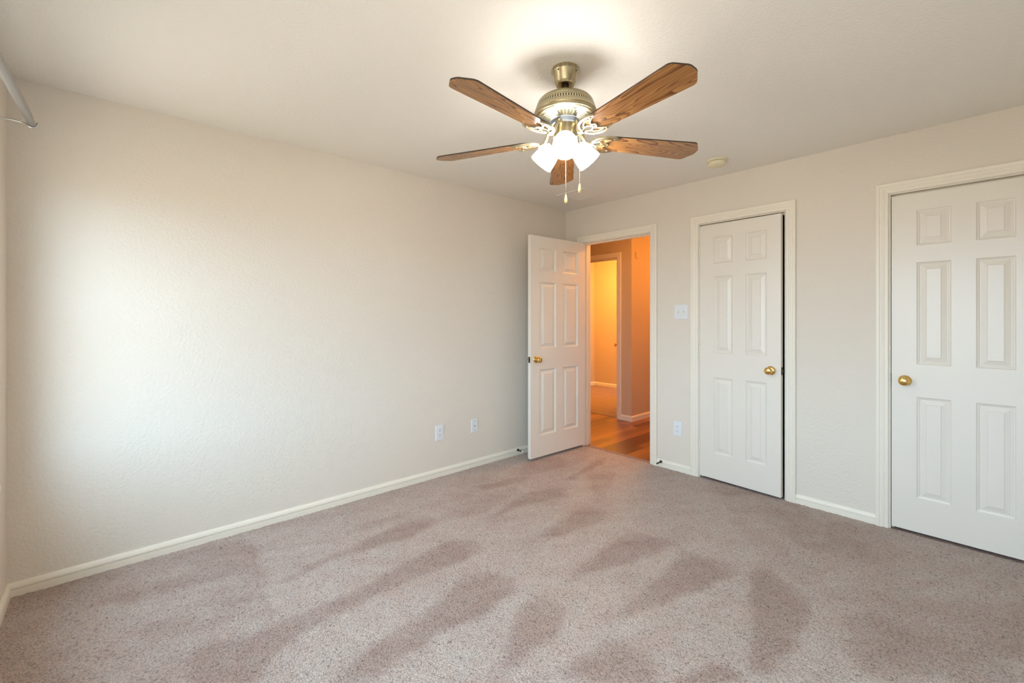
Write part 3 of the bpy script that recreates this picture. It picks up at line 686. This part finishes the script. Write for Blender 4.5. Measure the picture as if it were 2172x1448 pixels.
# ------------------------------------------------------------------ wall plates
def plate(name, w_, h_, loc, rz, label, cat, kind_):
    """local: plate in xz plane, front towards -y"""
    t = empty(name, loc, rz); tag(t, label, cat)
    mb = MB(); d = 0.006
    mb.add([(-w_/2,0,-h_/2),(w_/2,0,-h_/2),(w_/2,0,h_/2),(-w_/2,0,h_/2),(-w_/2+.003,-d,-h_/2+.003),(w_/2-.003,-d,-h_/2+.003),(w_/2-.003,-d,h_/2-.003),(-w_/2+.003,-d,h_/2-.003)],
           [(0,1,2,3),(4,7,6,5),(0,4,5,1),(1,5,6,2),(2,6,7,3),(3,7,4,0)])
    mb.build('cover_plate', M['plate'], t, bevel=0.0012)
    def screw(x, z):
        MB().lathe([(0.0, 0), (0.0032, 0), (0.0032, 0.0012), (0.0, 0.0016)], 12, Matrix.Translation((x, -d, z)) @ Matrix.Rotation(R(90), 4, 'X'), cap0=False, cap1=False).build('screw', M['vent'] if kind_ != 'coax' else M['bronze'], t)
    if kind_ == 'outlet':
        for zc in (0.0195, -0.0195):
            pts = []
            for k in range(24):
                a = 2*PI*k/24; pts.append((max(-0.0168, min(0.0168, 0.0172*math.cos(a)*1.05)), max(-0.0135, min(0.0135, 0.0172*math.sin(a)))))
            m2 = MB(); n = len(pts)
            m2.v = [(x, -d, z+zc) for x, z in pts] + [(x, -d-0.0022, z+zc) for x, z in pts]
            m2.f = [tuple(range(n)), tuple(reversed(range(n, 2*n)))] + [(i, (i+1) % n, n+(i+1) % n, n+i) for i in range(n)]
            s_ = m2.build('socket', M['plate'], t)
            sl = MB(); y1 = -d-0.0026
            sl.box(-0.0078, y1, zc+0.000, -0.0052, y1+0.001, zc+0.0085).box(0.0050, y1, zc+0.0010, 0.0074, y1+0.001, zc+0.0080)
            sl.lathe([(0.0028, 0), (0.0028, 0.001)], 12, Matrix.Translation((0, y1+0.001, zc-0.0065)) @ Matrix.Rotation(R(90), 4, 'X'))
            sl.build('slots', M['darkslot'], s_)
        screw(0, 0)
    elif kind_ == 'coax':
        screw(0, 0.042); screw(0, -0.042)
        MB().lathe([(0.0, 0), (0.0065, 0), (0.0065, 0.003), (0.0045, 0.003), (0.0045, 0.010), (0.0, 0.010)], 14, Matrix.Translation((0, -d, 0)) @ Matrix.Rotation(R(90), 4, 'X'), cap0=False, cap1=False).build('connector', M['steel'], t, smooth=True)
    else:
        for xc in (-0.023, 0.023):
            MB().box(xc-0.0055, -d-0.0006, -0.012, xc+0.0055, -d+0.0004, 0.012).build('slot', M['ivory'], t)
            m2 = MB(); up = 1 if xc > 0 else -1
            m2.box(-0.0042, -0.012, -0.004, 0.0042, 0.0, 0.004)
            s_ = m2.build('toggle', M['plate'], t, loc=(xc, -d, 0.0015*up), rot=(R(-28*up), 0, 0), bevel=0.001)
            screw(xc, 0.030); screw(xc, -0.030)
    return t
plate('power_outlet', 0.079, 0.127, (0, -1.585, 0.361), R(90), 'white duplex outlet on the left wall below the bright patch', 'outlet', 'outlet')
plate('coax_plate', 0.071, 0.118, (0, -1.223, 0.361), R(90), 'white cable-jack plate with one centre connector on the left wall', 'wall plate', 'coax')
plate('power_outlet', 0.079, 0.127, (1.260, 0, 0.361), 0, 'white duplex outlet between the doorway and the closet door', 'outlet', 'outlet')
plate('light_switch', 0.125, 0.127, (1.292, 0, 1.361), 0, 'white double toggle switch plate beside the closet door', 'switch', 'switch')

# ------------------------------------------------------------------ spring door stops
def doorstop(loc, rz, label, tip='plate'):
    t = empty('door_stop', loc, rz); tag(t, label, 'door stop', 'door stops on the baseboards')
    m4 = Matrix.Rotation(R(90), 4, 'X')      # lathe z -> -y
    MB().lathe([(0, 0), (0.0125, 0), (0.012, 0.004), (0.006, 0.007), (0.0, 0.007)], 16, m4, cap0=False, cap1=False).build('base', M['bronze'], t, smooth=True)
    pts = [(0.0048*math.cos(a), -0.006-a/(2*PI)*0.0036, 0.0048*math.sin(a)-a*0.00003) for a in np.linspace(0, 2*PI*15, 15*10)]
    MB().tube(pts, 0.0013, 6).build('spring', M['bronze'], t, smooth=True)
    MB().lathe([(0, 0.058), (0.0065, 0.058), (0.0075, 0.062), (0.0070, 0.070), (0.0, 0.073)], 14, Matrix.Translation((0, 0, -0.003)) @ m4, cap0=False, cap1=False).build('rubber_tip', M[tip], t, smooth=True)
    return t
doorstop((0.0135, -0.712, 0.048), R(90), 'spring door stop on the left baseboard beside the open door')
doorstop((1.112, -0.0135, 0.048), 0, 'spring door stop on the short baseboard right of the doorway', 'bronze')

# ------------------------------------------------------------------ smoke detector, ceiling vent
t = empty('smoke_detector', (1.750, -0.373, H)); tag(t, 'round yellowed smoke detector on the ceiling near the closet', 'smoke detector')
MB().lathe([(0, 0), (0.070, 0), (0.070, -0.009), (0.066, -0.012), (0, -0.012)], 40, cap0=False, cap1=False).build('mounting_base', M['ivory'], t, smooth=True)
MB().lathe([(0.0, -0.012), (0.0565, -0.012), (0.0565, -0.0145), (0.0, -0.0145)], 40, cap0=False, cap1=False).build('vent_slot', M['darkslot'], t, smooth=True)
MB().lathe([(0, -0.0145), (0.060, -0.0145), (0.061, -0.022), (0.059, -0.032), (0.050, -0.040), (0.030, -0.043), (0, -0.044)], 40, cap0=False, cap1=False).build('cover', M['ivory'], t, smooth=True)
t = empty('ceiling_vent', (0.525, -0.398, H)); tag(t, 'square painted air vent on the ceiling near the far corner', 'vent')
mb = MB(); a = 0.160; b2 = 0.128
mb.add([(-a,-a,0),(a,-a,0),(a,a,0),(-a,a,0),(-a+.006,-a+.006,-.005),(a-.006,-a+.006,-.005),(a-.006,a-.006,-.005),(-a+.006,a-.006,-.005),(-b2,-b2,-.004),(b2,-b2,-.004),(b2,b2,-.004),(-b2,b2,-.004),(-b2,-b2,0),(b2,-b2,0),(b2,b2,0),(-b2,b2,0)],
       [(0,4,5,1),(1,5,6,2),(2,6,7,3),(3,7,4,0),(4,8,9,5),(5,9,10,6),(6,10,11,7),(7,11,8,4),(8,12,13,9),(9,13,14,10),(10,14,15,11),(11,15,12,8)])
mb.build('frame', M['vent'], t)
MB().box(-b2, -b2, -0.0012, b2, b2, -0.0002).build('backing', M['vent'], t)
mb = MB()
for k in range(14):
    y = -b2+0.012+k*(2*b2-0.024)/13
    mb.add([(-b2,y-.010,-.0025),(b2,y-.010,-.0025),(b2,y+.006,-.0045),(-b2,y+.006,-.0045),(-b2,y-.010,-.0015),(b2,y-.010,-.0015),(b2,y+.006,-.0035),(-b2,y+.006,-.0035)],
           [(0,1,2,3),(4,7,6,5),(0,4,5,1),(1,5,6,2),(2,6,7,3),(3,7,4,0)])
mb.build('louvers', M['vent'], t)

# ------------------------------------------------------------------ ceiling fan
FX, FY = 1.786, -2.065
fan = empty('ceiling_fan', (FX, FY, H)); tag(fan, 'antique brass ceiling fan with five oak blades and three lit glass shades', 'ceiling fan')
L = lambda prof, name, mat, n=48, **k: MB().lathe(prof, n, cap0=False, cap1=False).build(name, mat, fan, smooth=True, **k)
can = L([(0.0, 0), (0.060, 0), (0.0625, -0.004), (0.0625, -0.014), (0.058, -0.018), (0.0475, -0.062), (0.0415, -0.068), (0.0415, -0.074), (0.038, -0.076), (0.034, -0.070), (0.026, -0.066), (0.0, -0.066)], 'canopy', M['brushed'])
for az in (R(-82), R(10)):
    MB().lathe([(0, 0), (0.0035, 0), (0.003, 0.002), (0, 0.002)], 10, Matrix.Translation((0.0565*math.cos(az), 0.0565*math.sin(az), -0.024)) @ Matrix.Rotation(az, 4, 'Z') @ Matrix.Rotation(R(90), 4, 'Y'), cap0=False, cap1=False).build('screw', M['darkslot'], can)
L([(0.0, -0.060), (0.017, -0.062), (0.017, -0.150), (0, -0.150)], 'downrod', M['bronze'])
# housing (z below ceiling)
hous = L([(0.0, -0.129), (0.045, -0.129), (0.085, -0.132), (0.104, -0.137), (0.117, -0.145), (0.1245, -0.154), (0.1262, -0.158), (0.1250, -0.160), (0.1375, -0.1975), (0.1400, -0.1985), (0.1412, -0.202), (0.1405, -0.206), (0.1385, -0.208), (0.1395, -0.212), (0.1370, -0.218), (0.1290, -0.2215), (0.0, -0.223)], 'motor_housing', M['abrass'])
def uvlathe(name, prof, n, ucount, mat, parent):
    vs = []; fs = []; uvs = []
    for r, z in prof:
        for i in range(n): a = 2*PI*i/n; vs.append((r*math.cos(a), r*math.sin(a), z))
    m_ = len(prof)
    for k in range(m_-1):
        for i in range(n):
            j = (i+1) % n; fs.append((k*n+i, (k+1)*n+i, (k+1)*n+j, k*n+j))
            u0, u1 = i/n*ucount, (i+1)/n*ucount; v0, v1 = 1-k/(m_-1), 1-(k+1)/(m_-1)
            uvs += [(u0, v0), (u0, v1), (u1, v1), (u1, v0)]
    me = bpy.data.meshes.new(name); me.from_pydata(vs, [], fs)
    uv = me.uv_layers.new(name='UVMap'); uv.data.foreach_set('uv', [c for p in uvs for c in p])
    me.materials.append(mat); me.polygons.foreach_set('use_smooth', [True]*len(me.polygons))
    o = bpy.data.objects.new(name, me); COL.objects.link(o); o.parent = parent; return o
uvlathe('pierced_band', [(0.1264, -0.1595), (0.1298, -0.169), (0.1332, -0.1785), (0.1362, -0.188), (0.1388, -0.1975)], 144, 72, M['band'], hous)
# underside: polished collar then slotted ring
L([(0.1340, -0.2195), (0.1300, -0.2225), (0.1230, -0.2250), (0.1215, -0.2255), (0.118, -0.222)], 'bottom_collar', M['abrass'])
uvlathe('slotted_plate', [(0.070, -0.2385), (0.083, -0.2365), (0.096, -0.2335), (0.109, -0.2300), (0.1220, -0.2252)], 120, 40, M['slots'], hous)
L([(0.0, -0.225), (0.0712, -0.232), (0.0712, -0.2392), (0.066, -0.241), (0.062, -0.256), (0.055, -0.258), (0.0, -0.258)], 'flywheel', M['grey'])
L([(0.0, -0.252), (0.054, -0.256), (0.0555, -0.259), (0.0555, -0.309), (0.054, -0.316), (0.047, -0.322), (0.0, -0.322)], 'switch_housing', M['brushed'])
fit = L([(0.0, -0.320), (0.030, -0.320), (0.046, -0.325), (0.050, -0.334), (0.044, -0.346), (0.030, -0.354), (0.012, -0.358), (0.008, -0.366), (0.0, -0.368)], 'light_fitter', M['abrass'])

# blades: local x outwards, y across (+y = counter-clockwise side), underside down
BZ = -0.318
def blade_outline():
    r0, r1 = 0.172, 0.676
    w0, w1 = 0.052, 0.071
    ch = 0.052
    pts = []
    def arc(cx, cy, r, a0, a1, n=6):
        for k in range(n+1):
            a = R(a0+(a1-a0)*k/n); pts.append((cx+r*math.cos(a), cy+r*math.sin(a)))
    # lower side going out
    arc(r0+0.020, -w0+0.020, 0.020, 180, 268)
    wl = w1
    # chamfered, rounded tip
    q = 0.034
    arc(r1-ch-0.004, -wl+q, q, -88, -45, 6)
    arc(r1-q, -wl+ch+0.012, q, -45, 0, 6)
    arc(r1-q, wl-ch-0.012, q, 0, 45, 6)
    arc(r1-ch-0.004, wl-q, q, 45, 88, 6)
    arc(r0+0.020, w0-0.020, 0.020, 92, 180)
    return pts
def make_blade():
    poly = blade_outline(); mb = MB(); n = len(poly)
    mb.prism(poly, -0.003, 0.003)
    me_o = mb.build('blade', [M['oak'], M['edge']], fan)
    for p in me_o.data.polygons:
        if abs(p.normal.z) < 0.5: p.material_index = 1
    return me_o
def make_iron():
    mb = MB()
    # arm from under the flywheel, dropping, then out to the blade
    mb.tube([(0.048, 0, 0.064), (0.066, 0, 0.061), (0.078, 0, 0.044), (0.088, 0, 0.014), (0.100, 0, -0.006), (0.116, 0, -0.011), (0.130, 0, -0.011)],
            [0.011, 0.010, 0.0085, 0.0080, 0.0080, 0.0075, 0.0070], 12)
    z0, z1 = -0.0115, -0.0032
    def curve(ctrl, ws, n=22):
        # catmull-rom through ctrl
        P = [Vector((c[0]-0.020, c[1])) for c in ctrl]; P = [P[0]*2-P[1]] + P + [P[-1]*2-P[-2]]
        out = []; w = []
        m = len(ctrl)-1
        for k in range(n+1):
            t = k/n*m; i = min(int(t), m-1); f_ = t-i
            a, b, c, d = P[i:i+4]
            out.append(0.5*((2*b)+(c-a)*f_+(2*a-5*b+4*c-d)*f_**2+(3*b-a-3*c+d)*f_**3))
            w.append(ws[i]*(1-f_)+ws[i+1]*f_)
        return out, w
    for s in (1, -1):
        # outer crescent from the arm root round to the horn on the blade edge
        p, w_ = curve([(0.146, 0.0), (0.150, 0.022*s), (0.168, 0.043*s), (0.200, 0.055*s), (0.235, 0.056*s), (0.268, 0.047*s)], [0.010, 0.010, 0.009, 0.011, 0.012, 0.004])
        mb.ribbon(p, w_, z0, z1)
        # inner scroll, from horn back to the middle lobe
        p, w_ = curve([(0.266, 0.047*s), (0.240, 0.040*s), (0.222, 0.028*s), (0.212, 0.016*s), (0.222, 0.006*s), (0.228, 0.0)], [0.003, 0.008, 0.007, 0.007, 0.009, 0.010])
        mb.ribbon(p, w_, z0, z1)
        p, w_ = curve([(0.150, 0.004*s), (0.170, 0.016*s), (0.185, 0.032*s), (0.205, 0.042*s), (0.228, 0.044*s)], [0.007, 0.006, 0.006, 0.006, 0.004])
        mb.ribbon(p, w_, z0+0.001, z1)
        p, w_ = curve([(0.170, 0.016*s), (0.190, 0.014*s), (0.205, 0.004*s), (0.216, 0.012*s)], [0.005, 0.006, 0.006, 0.005])
        mb.ribbon(p, w_, z0+0.001, z1)
    for sx, sy in ((0.208, 0), (0.225, 0.046), (0.225, -0.046)):
        mb.lathe([(0.0055, z1), (0.0055, z0-0.001), (0.003, z0-0.0025)], 10, Matrix.Translation((sx, sy, 0)))
    return mb
blade0 = make_blade(); iron0 = make_iron().build('blade_bracket', M['iron'], blade0, smooth=True)
A0 = -83.0; PITCH = 11.0
for k in range(5):
    if k == 0: b_, i_ = blade0, iron0
    else:
        b_ = blade0.copy(); COL.objects.link(b_); i_ = iron0.copy(); COL.objects.link(i_); i_.parent = b_
    b_.location = (0, 0, BZ)
    b_.rotation_euler = (Matrix.Rotation(R(A0+72*k), 4, 'Z') @ Matrix.Rotation(R(-PITCH), 4, 'X')).to_euler()
    i_.rotation_euler = (0, 0, 0)

# light kit: three glass bells
LA = [-49.0, -169.0, 71.0]
for az in LA:
    dirv = Vector((math.cos(R(az)), math.sin(R(az)), 0)); tilt = R(42)     # below horizontal
    axis = (dirv*math.cos(tilt) + Vector((0, 0, -math.sin(tilt)))).normalized()
    start = Vector((0, 0, -0.322)) + dirv*0.040
    q = Vector((0, 0, 1)).rotation_difference(axis).to_matrix().to_4x4()
    m4 = Matrix.Translation(start) @ q
    arm = MB().lathe([(0.012, -0.01), (0.012, 0.012), (0.021, 0.016), (0.0225, 0.020), (0.0225, 0.036), (0.020, 0.038)], 24, m4).build('shade_holder', M['abrass'], fit, smooth=True)
    sh = [(0.0215, 0.028), (0.0300, 0.031), (0.0385, 0.040), (0.0455, 0.055), (0.0500, 0.075), (0.0535, 0.100), (0.0560, 0.124)]
    inner = [(r-0.0025, z) for r, z in reversed(sh)]
    g = MB().lathe(sh+inner, 40, m4, cap0=False, cap1=False).build('glass_shade', M['shade'], fan, smooth=True)
    tag(g, 'lit frosted glass shade')
    MB().lathe([(0.0, 0.036), (0.012, 0.038), (0.014, 0.055), (0.026, 0.080), (0.028, 0.095), (0.022, 0.110), (0.010, 0.119), (0, 0.121)], 24, m4, cap0=False, cap1=False).build('bulb', M['shade'], g, smooth=True)

# pull chains
def chain(x, y, z_top, z_fob_top):
    mb = MB()
    z = z_top
    mb.tube([(x, y, z_top), (x, y, z_fob_top)], 0.0006, 6)
    while z > z_fob_top:
        mb.lathe([(0.0001, 0.0016), (0.0013, 0.0009), (0.0016, 0), (0.0013, -0.0009), (0.0001, -0.0016)], 6, Matrix.Translation((x, y, z)), cap0=False, cap1=False); z -= 0.0046
    c_ = mb.build('pull_chain', M['iron'], fan, smooth=True)
    MB().lathe([(0.0, 0), (0.003, -0.001), (0.0042, -0.008), (0.0065, -0.020), (0.0078, -0.030), (0.0068, -0.039), (0.003, -0.043), (0, -0.0435)], 20, Matrix.Translation((x, y, z_fob_top)), cap0=False, cap1=False).build('fob', M['fob'], c_, smooth=True)
# camera-facing frame at the fan: right vector and depth vector
rtv = Vector((math.cos(R(47.83)), math.sin(R(47.83)))); fwv = Vector((-math.sin(R(47.83)), math.cos(R(47.83))))
p1 = rtv*0.010 + fwv*0.0575; p2 = rtv*0.0655 + fwv*-0.004
chain(p1.x, p1.y, -0.305, -0.553); chain(p2.x, p2.y, -0.305, -0.521)
for p_ in (p1, p2):
    d_ = p_.normalized()
    MB().tube([(d_.x*0.050, d_.y*0.050, -0.302), (p_.x, p_.y, -0.302), (p_.x, p_.y, -0.307)], 0.0022, 8).build('chain_spout', M['abrass'], fan, smooth=True)
